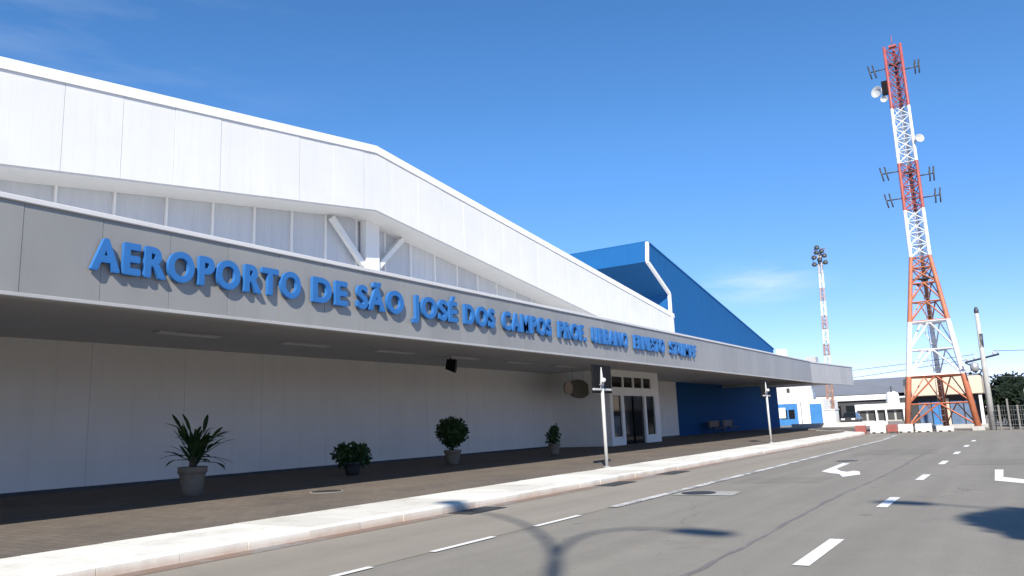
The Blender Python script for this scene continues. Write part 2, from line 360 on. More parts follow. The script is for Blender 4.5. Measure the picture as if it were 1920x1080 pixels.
# ground floor wall and plinth
part(MB().box(XW-.3,XW,Y0,38.6,.15,4.32).box(XW-.3,XW,45.5,58.0,.15,4.32),'wall',M['wall'])
part(MB().box(XW,XW+.02,Y0,38.6,.15,.24).box(XW,XW+.02,45.5,58.0,.15,.24),'skirting',M['darksteel'])
part(MB().box(XW-.3,XW,58.0,88.0,.15,4.9),'blue_wall',M['blue'])
part(MB().box(-45,XW-.31,87.6,88.0,.15,4.9),'end_wall',M['blue'])
# canopy
fas=MB(); y=-14.0
while y<57.9:
    L=min(1.22,57.95-y)
    z0,z1=FB+.07,FT-.10; t=R.uniform(-.004,.004); u=R.uniform(-.003,.003)
    a,b_=y+.0035,y+L-.0035
    fas.add([(XF+t,a,z0),(XF+u,b_,z0),(XF+u,b_,z1),(XF+t,a,z1),(XF-.05,a,z0),(XF-.05,b_,z0),(XF-.05,b_,z1),(XF-.05,a,z1)],[(0,1,2,3),(4,7,6,5),(0,4,5,1),(3,2,6,7),(0,3,7,4),(1,5,6,2)]); y+=L
part(fas,'fascia',M['acm'])
# far end of the canopy swings out slightly
E0,E1=(-12.42,57.98),(-11.45,69.3)
fas=MB(); n=6
for k in range(n):
    p=[(E0[0]+(E1[0]-E0[0])*s_,E0[1]+(E1[1]-E0[1])*s_) for s_ in ((k+.006)/n,(k+1-.006)/n)]
    fas.prism([p[0],p[1],(p[1][0]-.05,p[1][1]),(p[0][0]-.05,p[0][1])],'z',FB+.07,FT-.1)
part(fas,'end_fascia',M['acm2'])
part(MB().box(XF-.22,XF-.06,-14,57.9,FB+.02,FT-.06).prism([(E0[0]-.06,E0[1]),(E1[0]-.06,E1[1]),(E1[0]-.22,E1[1]),(E0[0]-.22,E0[1])],'z',FB+.02,FT-.06),'fascia_backing',M['acm'])
part(MB().box(XF-.26,XF+.05,-14,57.95,FT-.095,FT-.005,.012).prism([(E0[0]+.05,E0[1]),(E1[0]+.05,E1[1]),(E1[0]-.26,E1[1]),(E0[0]-.26,E0[1])],'z',FT-.095,FT-.005),'fascia_cap',M['cap'])
part(MB().box(XF-.2,XF+.02,-14,57.95,FB,FB+.066,.01).prism([(E0[0]+.02,E0[1]),(E1[0]+.02,E1[1]),(E1[0]-.2,E1[1]),(E0[0]-.2,E0[1])],'z',FB,FB+.066),'fascia_sill',M['acm2'])
part(MB().box(XW,XF-.23,-14,57.98,4.32,4.40).prism([(XW,58.0),(E0[0]-.24,58.0),(E1[0]-.24,69.3),(XW,69.3)],'z',4.32,4.40),'soffit',M['soffit'])
part(MB().box(XW-1.6,XF-.27,-14,57.98,4.82,4.9).prism([(XW,58.0),(E0[0]-.27,58.0),(E1[0]-.27,69.3),(XW,69.3)],'z',4.82,4.9),'canopy_roof',M['deck'])
part(MB().box(XW,E1[0]-.05,69.31,69.4,FB+.4,FT-.06),'canopy_end',M['acm2'])
part(MB().box(XW,-15.2,69.41,88.6,4.45,4.9),'added_shade_roof',M['soffit'])  # hidden roof strip, added to keep the far blue wall in shade
# gable band of white panels, same module as the glazing under it
XG=XW+.06
seams=[10.95+1.785*k for k in range(-13,28)]; seams=[s for s in seams if Y0<s<Y1-.4]+[Y1]; seams=[Y0]+seams
bd=MB()
def slab(mb,a,b,zl,zh,x0,x1):
    ys=[a]+([YP] if a<YP<b else [])+[b]
    pts=[(yy,zl(yy)) for yy in ys]+[(yy,zh(yy)) for yy in reversed(ys)]
    mb.prism(pts,'x',x0,x1)
for a,b_ in zip(seams[:-1],seams[1:]):
    t=R.uniform(-.006,.006); slab(bd,a+.007,b_-.007,lambda q:low(q)+.05,lambda q:top(q)-.34,XG-.05,XG+t)
part(bd,'gable_panels',M['white'])
bd=MB(); slab(bd,Y0,Y1,low,lambda q:top(q)-.02,XG-.045-1.55,XG-.055); part(bd,'gable_frame',M['white'])
bd=MB(); slab(bd,Y0,Y1+.04,lambda q:top(q)-.33,lambda q:top(q),XG-.30,XG+.05); part(bd,'roof_edge',M['trim'])
bd=MB(); slab(bd,Y0,Y1,lambda q:top(q)-.25,lambda q:top(q)-.05,-52,XG-.31); part(bd,'roof',M['deck'])
part(MB().box(-52,XW-1.62,Y1-.3,Y1-.02,4.9,9.4),'side_wall',M['white'])
part(MB().box(-52,-51.7,Y0,Y1,.15,9.0),'rear_wall',M['wall'])
# recessed clerestory
XC=-24.05
mul=[11.62+1.85*k for k in range(-12,26)]; mul=[q for q in mul if Y0<q<Y1-1]
pn=MB()
for a,b_ in zip(mul[:-1],mul[1:]): slab(pn,a+.03,b_-.03,lambda q:4.91,lambda q:low(q)+.4,XC-.05,XC)
part(pn,'clerestory',M['poly'])
for q in mul:
    part(MB().box(XC-.06,XC+.09,q-.035,q+.035,4.91,low(q)+.3),'mullion',M['trim'])
part(MB().box(XC+.10,XC+.5,24.75,25.6,4.91,low(25)+.3,.02),'column',M['brace'])
for s_ in (-1,1):
    a=Vector((XC+.3,25.17+s_*.45,8.75)); b_=Vector((XC+.3,25.17+s_*2.35,low(25.17+2.35)+.1)); w=Vector((0,.11,.11*s_*-1)) 
    d=(b_-a).normalized(); nrm=Vector((0,-d.z,d.y))*.12; vs=[]
    for xx in (-.1,.1):
        for p in (a-nrm,a+nrm,b_+nrm,b_-nrm): vs.append(p+Vector((xx,0,0)))
    part(MB().add(vs,[(0,1,2,3),(7,6,5,4),(0,4,5,1),(1,5,6,2),(2,6,7,3),(3,7,4,0)]),'brace',M['brace'])
# blue wing beyond: raking blue fin with cut-back underside
BX=XW-.02
prof=[(54.35,14.9),(54.1,13.35),(58.15,11.35),(57.95,4.9),(88.3,4.9),(88.3,8.7)]
part(MB().prism(prof,'x',BX-30,BX),'blue_gable',M['bluec'])
wb=[(54.35,14.9),(54.1,13.35),(58.15,11.35),(57.95,4.92)]
e=MB()
for a,b_ in zip(wb[:-1],wb[1:]):
    d=Vector((b_[0]-a[0],b_[1]-a[1])).normalized(); nn=Vector((-d.y,d.x))*.11
    e.prism([(a[0]-nn.x,a[1]-nn.y),(b_[0]-nn.x,b_[1]-nn.y),(b_[0]+nn.x,b_[1]+nn.y),(a[0]+nn.x,a[1]+nn.y)],'x',BX-.1,BX+.12)
part(e,'edge_trim',M['trim'])
e=MB(); dd=Vector((88.3-54.35,8.7-14.9)).normalized(); nn=Vector((-dd.y,dd.x))
e.prism([(54.4,14.9),(88.5,8.67),(88.5,8.8),(54.4,15.03)],'x',BX-30,BX+.05); part(e,'verge_flashing',M['bluec'])
part(MB().prism([(66.3,4.9),(68.0,4.9),(68.0,6.9),(67.7,6.95)],'x',-17.0,-16.2),'roof_fin',M['trim'])
part(MB().box(-13.6,-12.8,62.3,63.3,4.9,5.75),'roof_hatch',M['acm2'])
# entrance porch
PX=-18.8; ya,yb=38.6,45.5; PT=4.31
pr=MB(); cols=[(38.6,38.95),(40.05,40.4),(43.2,43.5),(44.75,45.5)]
for a,b_ in cols: pr.box(PX-.18,PX,a,b_,.15,2.88)
pr.box(PX-.18,PX,ya,yb,2.88,3.34); pr.box(PX-.18,PX,ya,yb,3.93,PT)
for a,b_ in ((38.6,38.95),(40.35,40.5),(41.75,41.9),(43.05,43.2),(44.35,45.5)): pr.box(PX-.18,PX,a,b_,3.34,3.93)
pr.box(XW,PX-.19,ya,ya+.15,.15,PT); pr.box(XW,PX-.19,yb-.15,yb,.15,PT)
for a,b_ in ((38.95,40.05),(43.5,44.75)): pr.box(PX-.16,PX-.02,a,b_,.15,.62)
porch=part(pr,'entrance_porch',M['wall'])
for a,b_ in ((38.95,40.35),(40.5,41.75),(41.9,43.05),(43.2,44.35)): part(MB().box(PX-.12,PX-.08,a,b_,3.34,3.93),'transom_window',M['glass'],porch)
for a,b_ in ((38.95,40.05),(43.5,44.75)):
    part(MB().box(PX-.12,PX-.08,a,b_,.62,2.88),'side_window',M['glass'],porch)
part(MB().box(PX-.15,PX-.11,40.4,41.78,.17,2.88).box(PX-.15,PX-.11,41.82,43.2,.17,2.88),'door',M['glass'],porch)
part(MB().box(PX-.16,PX-.06,41.76,41.84,.17,2.88),'door_stile',M['black'],porch)
part(MB().box(PX-.3,PX+.02,40.4,43.2,.10,.165),'threshold',M['darksteel'],porch)

# ------------------------------------------------------------------ name sign
S=empty('airport_name_sign',(XF,6.4,4.2),'raised blue capital letters spelling the airport name along grey fascia','sign')
words=[("AEROPORTO",6.5,10.88),("DE",11.17,12.2),("SÃO",12.5,14.1),("JOSÉ",14.42,16.22),("DOS",16.52,17.98),("CAMPOS",18.38,21.15),("PROF.",21.62,23.5),("URBANO",23.98,26.9),("ERNESTO",27.48,30.55),("STUMPF",31.15,34.3)]
tc=bpy.data.curves.new('letter_curve','FONT'); tc.size=1.0; tc.offset=.007; tc.extrude=.0; to=bpy.data.objects.new('letter_source',tc); C.objects.link(to)
dg=bpy.context.evaluated_depsgraph_get()
def width(s):
    tc.body=s; tc.extrude=0; tc.bevel_depth=0; bpy.context.view_layer.update(); me=to.to_mesh()
    xs=[v.co.x for v in me.vertices]; w=(min(xs),max(xs)); to.to_mesh_clear(); return w
def glyph(ch):
    tc.body=ch; tc.extrude=.5; tc.bevel_depth=0; bpy.context.view_layer.update()
    dgl=bpy.context.evaluated_depsgraph_get(); return bpy.data.meshes.new_from_object(to.evaluated_get(dgl))
tc.body='H'; bpy.context.view_layer.update(); me=to.to_mesh(); CAP=max(v.co.y for v in me.vertices)-min(v.co.y for v in me.vertices); to.to_mesh_clear()
cache={}
LH,LD,LZ=.53,.085,4.20
for w,a,b_ in words:
    tot=width(w); sx=(b_-a)/(tot[1]-tot[0]); sy=LH/CAP
    for i,ch in enumerate(w):
        x1=width(w[:i+1])[1]; g=width(ch); off=x1-g[1]-tot[0]
        src=glyph(ch); base=[(v.co.z+.5,v.co.x,v.co.y+.007) for v in src.vertices]
        me=bpy.data.meshes.new('letter'); 
        vs=[]; fc=[]
        for q,(dx,dz) in enumerate(((0,0),(-.034,0),(.034,0),(0,-.03),(0,.03),(-.024,-.022),(.024,.022),(-.024,.022),(.024,-.022))):
            n0=len(vs); k=1-.012*q
            vs+=[(LD*k*z+.035+.0006*q,(x+dx)*sx*.86,(y+dz)*sy*.95) for z,x,y in base]; fc+=[tuple(i+n0 for i in p.vertices) for p in src.polygons]
        me.from_pydata(vs,[],fc); me.materials.append(M['letter'])
        o=bpy.data.objects.new('letter',me); C.objects.link(o); o.parent=S; o.location=(0,a+(off+(g[0]+g[1])*.07)*sx-6.4,LZ-4.2); bpy.data.meshes.remove(src)
bpy.data.objects.remove(to)

# ------------------------------------------------------------------ under the canopy
labs=['soffit light nearest the viewer, left of all the others','second soffit light from the left, before the loudspeaker','soffit light just left of the black loudspeaker','soffit light right of the black loudspeaker','fifth soffit light, above the round topiary','soffit light above the small far potted plant','soffit light farthest away, before the porch']
for k in range(6):
    o=empty('soffit_light',(-19.1,13.0+4.22*k,4.32),labs[k],'light','fluorescent lights in the canopy soffit')
    MB().box(-.17,.17,-.97,.97,-.05,-.002,.01).build('housing',M['post'],o); MB().box(-.13,.13,-.92,.92,-.062,-.051).build('diffuser',M['lamp'],o)
o=empty('loudspeaker',(-19.2,25.0,4.32),'black loudspeaker hanging from the canopy soffit, tilted down','loudspeaker')
MB().tube([(0,0,0),(0,0,-.14)],.03).build('bracket',M['black'],o)
mb=MB().prism([(-.18,.2),(.18,.26),(.22,-.26),(-.14,-.2)],'y',-.26,.26).build('cabinet',M['black'],o,(0,0,-.36)); mb.rotation_euler=(0,.25,.5)
MB().prism([(.20,.20),(.215,.20),(.25,-.20),(.235,-.20)],'y',-.2,.2).build('grille',M['darksteel'],mb)
o=empty('oval_plaque',(XW,42.0*.93,3.42),'dark olive oval plaque with a pale disc hanging left of the entrance porch','wall plaque')
o.location=(XW+.01,38.2+2.3,3.45); o.location=(-20.2,37.35,3.28)
def ell(cx,cz,a,b_,n=36): return [(cx+a*math.cos(2*math.pi*k/n),cz+b_*math.sin(2*math.pi*k/n)) for k in range(n)]
MB().prism(ell(0.25,0,1.15,.5),'x',0,.12).build('board',M['olive'],o)
MB().prism(ell(-1.0,0.03,.42,.34),'x',.03,.14).build('disc',M['pink'],o)
MB().tube([(0.06,-.4,.45),(0.06,-.4,1.06)],.02).tube([(0.06,.8,.40),(0.06,.8,1.06)],.02).build('hanger',M['steel'],o)

# potted plants
def pot(o,h,r,mat):
    MB().lathe([(r*.72,0),(r*.80,h*.3),(r*.95,h*.72),(r,h*.78),(r*1.08,h*.80),(r*1.08,h),(r*.92,h),(r*.88,h*.9)],n=28).build('pot',mat,o)
    MB().lathe([(r*.9,h*.86),(r*.9,h*.90)],n=20).build('soil',M['soil'],o)
def blade(mb,base,dirv,L,w,droop,n=6,fold=.25):
    d=Vector(dirv).normalized(); side=d.cross(Vector((0,0,1)))
    side=side.normalized() if side.length>.05 else Vector((1,0,0)); p=Vector(base); vs=[]; 
    for i in range(n+1):
        t=i/n; ww=w*(math.sin(math.pi*(t*.86+.1))**.8)*.5 if i<n else .002
        up=Vector((0,0,1))*ww*fold; vs+= [p-side*ww+up,p,p+side*ww+up]
        d=(d+Vector((0,0,-droop/n))).normalized(); p=p+d*(L/n)
    fs=[]
    for i in range(n): fs+=[(i*3,i*3+1,i*3+4,i*3+3),(i*3+1,i*3+2,i*3+5,i*3+4)]
    mb.add(vs,fs,True)
def bush(mb,c,r,n,leaf,shape=1.0):
    for _ in range(n):
        d=Vector((R.gauss(0,1),R.gauss(0,1),R.gauss(0,1))).normalized(); q=r*(R.random()**.45)*R.uniform(.85,1.12)
        p=Vector(c)+Vector((d.x*q,d.y*q,d.z*q*shape))
        a=Vector((R.gauss(0,1),R.gauss(0,1),R.gauss(0,1))).normalized(); b_=a.cross(d).normalized() if a.cross(d).length>.01 else Vector((1,0,0))
        s=leaf*R.uniform(.6,1.3); a=(a+d*.6).normalized()
        mb.add([p,p+a*s*.5+b_*s*.28,p+a*s,p+a*s*.5-b_*s*.28],[(0,1,2,3)])
G='potted plants along the terminal wall'
o=empty('potted_palm',(-16.26,11.3,.15),'tall spiky potted palm in a pale stone pot, nearest the viewer','potted plant',G)
pot(o,.66,.30,M['terracotta'])
MB().tube([(0,0,.55),(.02,0,.85),(0,.02,1.05)],[.09,.085,.06]).build('stem',M['bark'],o)
mb=MB()
for k in range(46):
    az=R.uniform(0,2*math.pi); el=rad(R.choice((R.uniform(45,85),R.uniform(20,65),R.uniform(5,40))))
    d=Vector((math.cos(az)*math.cos(el)+.05,math.sin(az)*math.cos(el)-.10,math.sin(el))).normalized(); L=R.uniform(.34,.80); p0=Vector((R.uniform(-.06,.06),R.uniform(-.06,.06),R.uniform(.66,.95)))
    p1=p0+d*L*.5; p2=p0+d*L+Vector((0,0,-.10*L)); mb.tube([p0,p1,p2],[.012,.010,.008],5)
    d2=(p2-p1).normalized()
    for q in range(R.choice((1,2,3))):
        dd=(d2+Vector((R.uniform(-.3,.3),R.uniform(-.3,.3),R.uniform(-.2,.3)))).normalized(); blade(mb,p2-d2*.06*q,dd,R.uniform(.26,.46),R.uniform(.07,.12),R.uniform(.2,.8))
for k in range(34):
    az=R.uniform(0,6.28); el=rad(R.uniform(40,88)); blade(mb,(R.uniform(-.05,.05),R.uniform(-.05,.05),R.uniform(.62,.95)),(math.cos(az)*math.cos(el),math.sin(az)*math.cos(el)+.1,math.sin(el)),R.uniform(.4,.85),.12,R.uniform(0,.4))
mb.build('fronds',M['leaf'],o)
o=empty('potted_shrub',(-17.6,17.8,.15),'low dark leafy shrub in a dark pot, second from the left','potted plant',G)
pot(o,.40,.27,M['darkpot']); mb=MB()
bush(mb,(-.12,-.18,.62),.34,420,.17); bush(mb,(.1,.2,.6),.33,420,.17)
for k in range(14):
    az=R.uniform(0,6.28); el=rad(R.uniform(30,85)); blade(mb,(0,0,.5),(math.cos(az)*math.cos(el),math.sin(az)*math.cos(el),math.sin(el)),R.uniform(.35,.62),.09,.3)
mb.build('foliage',M['leaf'],o)
MB().tube([(0,0,.3),(0,0,.62)],.03).build('stem',M['bark'],o)
o=empty('potted_topiary',(-17.6,22.9,.15),'round clipped topiary ball on a stem in a pot, third from left','potted plant',G)
pot(o,.52,.30,M['terracotta']); MB().tube([(0,0,.45),(.02,0,1.1)],[.045,.035]).build('trunk',M['bark'],o)
mb=MB(); bush(mb,(0,0,1.18),.56,2600,.13,.86); bush(mb,(0,.0,.80),.30,260,.13); bush(mb,(.05,.62,1.12),.14,70,.10); mb.build('foliage',M['leaf'],o)
o=empty('potted_sapling',(-16.8,28.9,.15),'small upright leafy plant in a pale pot, nearest the porch','potted plant',G)
pot(o,.50,.24,M['terracotta']); MB().tube([(0,0,.4),(.02,.03,.95)],[.025,.015]).build('stem',M['bark'],o)
mb=MB(); bush(mb,(0,-.1,.68),.26,220,.15); bush(mb,(0,.08,1.0),.22,170,.15)
for k in range(10):
    az=R.uniform(0,6.28); el=rad(R.uniform(20,80)); blade(mb,(0,0,.75),(math.cos(az)*math.cos(el),math.sin(az)*math.cos(el),math.sin(el)),R.uniform(.3,.5),.08,.4)
mb.build('foliage',M['leaf'],o)
# bench by the blue wall
bench=None
for k,(yy,lab) in enumerate(((64.0,'wooden bench against the dark blue wall, nearer one'),(67.6,'wooden bench against the dark blue wall, farther one'))):
    o=empty('bench',(-21.4,yy,.15),lab,'bench','benches by the blue wall')
    mb=MB()
    for q in range(3): mb.box(-.28+q*.2,-.11+q*.2,-1.4,1.4,.42,.46,.006)
    mb.build('seat',M['wood'],o); mb=MB()
    for q in range(3): mb.box(-.36,-.32,-1.4,1.4,.56+q*.17,.70+q*.17,.006)
    mb.build('backrest',M['wood'],o)
    for s_ in (-1.2,1.2):
        MB().box(-.31,-.27,s_-.03,s_+.03,0,1.02).box(.20,.25,s_-.03,s_+.03,0,.42).box(-.26,.19,s_-.03,s_+.03,.36,.415).build('leg',M['darksteel'],o)

# ------------------------------------------------------------------ kerbside posts
def post(y,label):
    o=empty('sign_post',(-10.4,y,.15),label,'sign post','white posts with black boards on the kerb')
    MB().tube([(0,0,0),(0,0,2.35)],.052,14).lathe([(.10,0),(.10,.02)],n=16,smooth=False).build('pole',M['post'],o)
    MB().lathe([(.052,0),(.06,.05),(.05,.12),(.035,.35),(.012,.56)],(0,0,2.36),14).build('finial',M['post'],o)
    MB().box(-.03,.03,-.58,.58,2.225,2.285,.008).build('crossbar',M['post'],o)
    MB().tube([(.06,-.02,2.50),(.14,-.16,2.52),(.15,-.30,2.50)],[.045,.07,.03],12).build('lamp',M['lamp'],o)
    MB().box(-.16,-.10,-.36,.86,2.16,3.0,.01).build('board',M['black'],o)
    MB().tube([(-.09,0,2.4),(-.03,0,2.4)],.02).tube([(-.09,0,2.25),(-.05,0,2.25)],.02).build('clamp',M['steel'],o)
    return o
post(20.88,'white kerbside post with crossbar and black board, nearer one before the porch')
post(38.7,'white kerbside post with crossbar and black board, farther one before the blue wall')

# ------------------------------------------------------------------ communications tower
TX,TY=-4.62,59.8
tw=empty('radio_tower',(TX,TY,0),'tall orange and white lattice radio tower carrying antennas','radio tower')
ang=[rad(210),rad(330),rad(90)]
def trad(z):
    R0=2.35; return R0*(1-z/11.85)+.66*z/11.85 if z<11.85 else .66-.06*(z-11.85)/16
def tpt(i,z,k=1.0): r=trad(z)*k*1.0; return Vector((r*math.cos(ang[i])*1.02,r*math.sin(ang[i]),z))
zs=[0,3.64,7.3,11.85,15.2,18.7,22.8,27.6]
for i in range(3):
    MB().tube([tpt(i,z) for z in zs],[.20,.18,.16,.13,.115,.11,.105,.10],8).build('leg',M['tower'],tw)
    MB().box(-.35,.35,-.35,.35,-.02,.25).build('footing',M['concrete'],tw,tpt(i,0))
zz=[.3,1.8,3.64,5.4,7.3,8.7,10.0,11.1,11.85]
z=11.85
while z<27.3: z+=.86; zz.append(min(z,27.55))
br=MB()
for a,b_ in zip(zz[:-1],zz[1:]):
    w=.075 if a<11 else .05
    for i in range(3):
        j=(i+1)%3; br.bar(tpt(i,b_),tpt(j,b_),w)
        if a<11.5 and b_-a>1.2:
            m=(tpt(i,b_)+tpt(j,b_))/2; br.bar(tpt(i,a),m,w); br.bar(tpt(j,a),m,w)
        else: br.bar(tpt(i,a),tpt(j,b_),w); br.bar(tpt(j,a),tpt(i,b_),w)
br.build('bracing',M['tower'],tw)
for z in (3.64,7.3):
    b2=MB()
    for i in range(3):
        j=(i+1)%3; b2.bar(tpt(i,z+.02,1.01),tpt(j,z+.02,1.01),.16)
    b2.build('girt',M['tower'],tw)
ld=MB(); 
for s_ in (-.16,.16): ld.tube([(s_,.28,.4),(s_,.28,27.0)],.02,5)
z=.6
while z<27: ld.bar((-.16,.28,z),(.16,.28,z),.02); z+=.4
ld.build('ladder',M['steel'],tw)
for z in (10.3,18.0,26.2):
    r=trad(z)*.95; MB().prism([(tpt(i,z,.9).x,tpt(i,z,.9).y) for i in range(3)],'z',z,z+.06).build('platform',M['darksteel'],tw)
def antenna(z,side,L,down,els,yoff=0.0):
    mb=MB(); x0=side*trad(z)*.6; x1=side*(trad(z)*.9+L)
    mb.tube([(x0,-.2+yoff,z),(x1,-.2+yoff,z)],.045,6)
    for k in range(els):
        f=(k+1)/els; xx=x0+(x1-x0)*(.55+.45*f); 
        mb.tube([(xx-.12*side*down,-.25+yoff,z-.55),(xx+.06*side,-.2+yoff,z+.5)],.05,6); mb.tube([(xx,-.75+yoff,z+.05),(xx,.35+yoff,z+.05)],.022,5)
    mb.build('antenna',M['darksteel'],tw)
antenna(26.0,-1,1.15,1,2); antenna(25.6,1,.95,0,2); antenna(18.2,-1,1.2,1,2); antenna(17.6,1,.9,0,2); antenna(16.2,-1,1.1,1,2); antenna(16.0,1,1.1,0,2)
def dish(p,dirv,r,label=None):
    d=Vector(dirv).normalized(); mb=MB().lathe([(.05,-r*.35),(r*.6,-r*.22),(r,0),(r*1.02,.06),(r*.98,.06),(r*.6,-.10),(.04,-r*.2)],n=20)
    o=mb.build('dish',M['dish'],tw,p); o.rotation_euler=d.to_track_quat('Z','Y').to_euler()
    MB().tube([(0,0,-r*.3),(0,0,-r*.3-.35)],.06,8).build('dish_mount',M['steel'],o)
dish((-1.35,-.45,24.3),(-.5,-1,.05),.42); dish((.95,-.5,20.2),(.6,-1,.1),.30); dish((-.95,-.3,23.7),(.0,-1,0),.24)
MB().box(-.25,.25,-.2,.25,27.55,27.7).tube([(0,0,27.6),(0,0,28.5)],.025,6).build('beacon',M['tower'],tw)
MB().box(-1.0,-.62,-.5,-.2,24.0,25.0).build('radio_unit',M['black'],tw)

# floodlight mast far behind
ms=empty('light_mast',(-21.6,115,0),'distant slim red and white mast with a cluster of floodlights','light mast')
def mp_(i,z): r_=.55-.012*z; a_=math.pi/4+i*math.pi/2; return Vector((-.8+.85*z/24+r_*math.cos(a_),r_*math.sin(a_),z))
for i in range(4): MB().tube([mp_(i,0),mp_(i,24)],.085,6).build('leg',M['mast'],ms)
lt=MB()
for k in range(20):
    for i in range(4): lt.bar(mp_(i,k*1.2),mp_((i+1)%4,k*1.2+1.2),.075); lt.bar(mp_(i,k*1.2+1.2),mp_((i+1)%4,k*1.2+1.2),.07)
lt.build('bracing',M['mast'],ms)
for (dx,dz) in ((-.75,0),(-.72,1.0),(.75,.1),(.7,1.1),(-.35,1.7),(.4,1.8),(0,.6),(-.2,2.4)):
    f=MB().lathe([(.12,.18),(.32,.1),(.36,-.10),(.34,-.12)],n=14).build('floodlight',M['darksteel'],ms,(dx+.05,-.5,22.4+dz)); f.rotation_euler=(rad(60),0,R.uniform(-.4,.4))
mb=MB()
for z in (22.4,23.5,24.6): mb.bar((-.95,-.1,z),(1.0,-.1,z),.09)
mb.bar((-.9,-.1,22.3),(-.9,-.1,24.7),.07); mb.bar((.95,-.1,22.3),(.95,-.1,24.7),.07); mb.build('lamp_frame',M['steel'],ms)

# utility pole, wires
up=empty('utility_pole',(-1.75,58.2,0),'grey concrete utility pole with crossarm right of the radio tower','utility pole')
MB().tube([(0,0,0),(.0,0,7.7)],[.20,.11],12).build('pole',M['concrete'],up)
MB().tube([(0,0,6.3),(0,0,7.1)],.035).lathe([(.07,0),(.13,.12),(.14,.32),(.06,.5)],(0,0,7.35),12).build('pole_cap',M['darksteel'],up)
MB().tube([(.0,0,5.2),(.03,0,6.1)],.14,10).build('cable_sleeve',M['darksteel'],up)
MB().bar((-1.05,0,4.32),(.9,0,4.72),.09).bar((-1.0,0,4.28),(-.1,-.02,3.75),.06).build('crossarm',M['darksteel'],up)
MB().lathe([(.1,0),(.24,.05),(.26,.5),(.1,.58)],(-.55,-.02,3.72),14).build('transformer',M['steel'],up)
for dx in (-.9,-.5,.6,.85): MB().lathe([(.03,0),(.07,.05),(.04,.1),(.07,.15),(.03,.2)],(dx,0,4.42+.2*(dx+.9)*1.0),8).build('insulator',M['post'],up)
def wire(a,b_,sag,label):
    a=Vector(a); b_=Vector(b_); pts=[]
    for k in range(25):
        t=k/24; p=a.lerp(b_,t); p.z-=sag*4*t*(1-t); pts.append(p)
    tag(MB().tube(pts,.018,5).build('power_cable',M['cable']),label,'cable','overhead cables')
wire((-2.25,58.2,4.80),(-40,105,6.6),.5,'upper overhead cable running left behind the radio tower')
wire((-2.65,58.2,4.50),(-40,106,5.0),.5,'lower overhead cable running left behind the radio tower')
wire((-1.15,58.2,4.95),(14,56,4.9),.25,'upper overhead cable running right from the utility pole')
wire((-1.75,58.2,3.35),(14,57,3.2),.25,'lower thin cable running right over the fence')

# ------------------------------------------------------------------ behind the tower
kx0,kx1,ky=-7.35,-2.35,66.0
ks=empty('flat_roofed_kiosk',((kx0+kx1)/2,ky,0),'low kiosk with a cream flat roof standing behind the radio tower','kiosk'); cx=(kx0+kx1)/2
MB().box(-2.35,2.2,.4,5,0,2.4).build('wall',M['hdark'],ks)
MB().box(-2.55,2.55,-.3,5.3,2.42,3.72,.05).build('roof_fascia',M['cream'],ks)
MB().box(-2.4,2.4,-.15,5.1,3.72,3.80).build('roof',M['roofgrey'],ks)
for k,(a,b_) in enumerate(((-1.75,-.95),(-.85,-.1),(.35,1.15),(1.25,1.95))): MB().box(a,b_,.33,.39,.25,2.0).build('shutter',M['greenblue' if k!=1 else 'bluegate'],ks)
MB().box(-.02,.28,.32,.39,.1,2.2).build('pillar',M['cream'],ks); [MB().box(a,a+.2,-.1,.1,0,2.4).build('column',M['hwhite'],ks) for a in (2.25,-2.5)]
MB().box(-2.6,2.6,-.6,.38,0,.28).build('plinth',M['concrete'],ks)

# barriers on the forecourt
def barrier(x,mat,label,L=.98,h=.56):
    o=empty('jersey_barrier',(x,56.6,0),label,'barrier','plastic barriers at the end of the road')
    MB().prism([(-.25,.02),(.25,.02),(.25,.12),(.13,.24),(.10,h),(-.10,h),(-.13,.24),(-.25,.12)],'x',-L/2,L/2).build('body',mat,o)
    MB().box(-L/2+.14,-L/2+.32,-.28,.28,-.002,.1).box(L/2-.32,L/2-.14,-.28,.28,-.002,.1).build('fork_slots',M['hdark'],o)
for x,mt,lab in ((-9.25,'barr','faded red plastic barrier at the left end of the row'),(-8.18,'barw','white plastic barrier between the two red barriers'),(-7.3,'barr','faded red barrier right before the left tower leg'),(-6.58,'barw','white plastic barrier in front of the left tower leg'),(-5.50,'barw','white plastic barrier in the middle under the tower'),(-4.3,'barw','low white barrier farthest right under the tower')):
    barrier(x,M[mt],lab,.94 if mt=='barw' else .66,.56 if x!=-4.3 else .36)

# chain-link fence with posts at right
fc=empty('wire_fence',(-1.3,57.6,0),'wire fence with grey concrete posts before the dark trees','fence')
px=[-.95,-.45,.05,.55,1.05,1.55,2.2,3.0,3.8,4.8,5.8]; hh=[1.55,1.9,1.5,2.45,1.6,1.5,1.7,1.7,1.7,1.7,1.7]
for x,h in zip(px,hh): MB().box(-.05,.05,-.05,.05,0,h).build('fence_post',M['fpost'],fc,(x+1.3-.35,R.uniform(-.2,.2),0))
mb=MB()
for z in (.3,.6,.9,1.2,1.45): mb.tube([(-.3,0,z),(7,0,z)],.012,4)
for k in range(60): x=-.3+k*.12; mb.bar((x,.02,.05),(x+.0,.02,1.45),.008)
mb.build('wire',M['steel'],fc)
def shrub(x,y,r,h,label):
    o=empty('roadside_shrub',(x,y,0),label,'shrub','dry shrubs along the wire fence')
    mb=MB(); bush(mb,(0,0,h*.55),r,500,.16,h/(2*r)*.9); mb.build('foliage',M['treeleaf'],o)
    mb=MB(); 
    for k in range(4): a=R.uniform(0,6.28); mb.tube([(0,0,0),(math.cos(a)*r*.5,math.sin(a)*r*.5,h*.6)],.02,5)
    mb.build('stems',M['bark'],o)
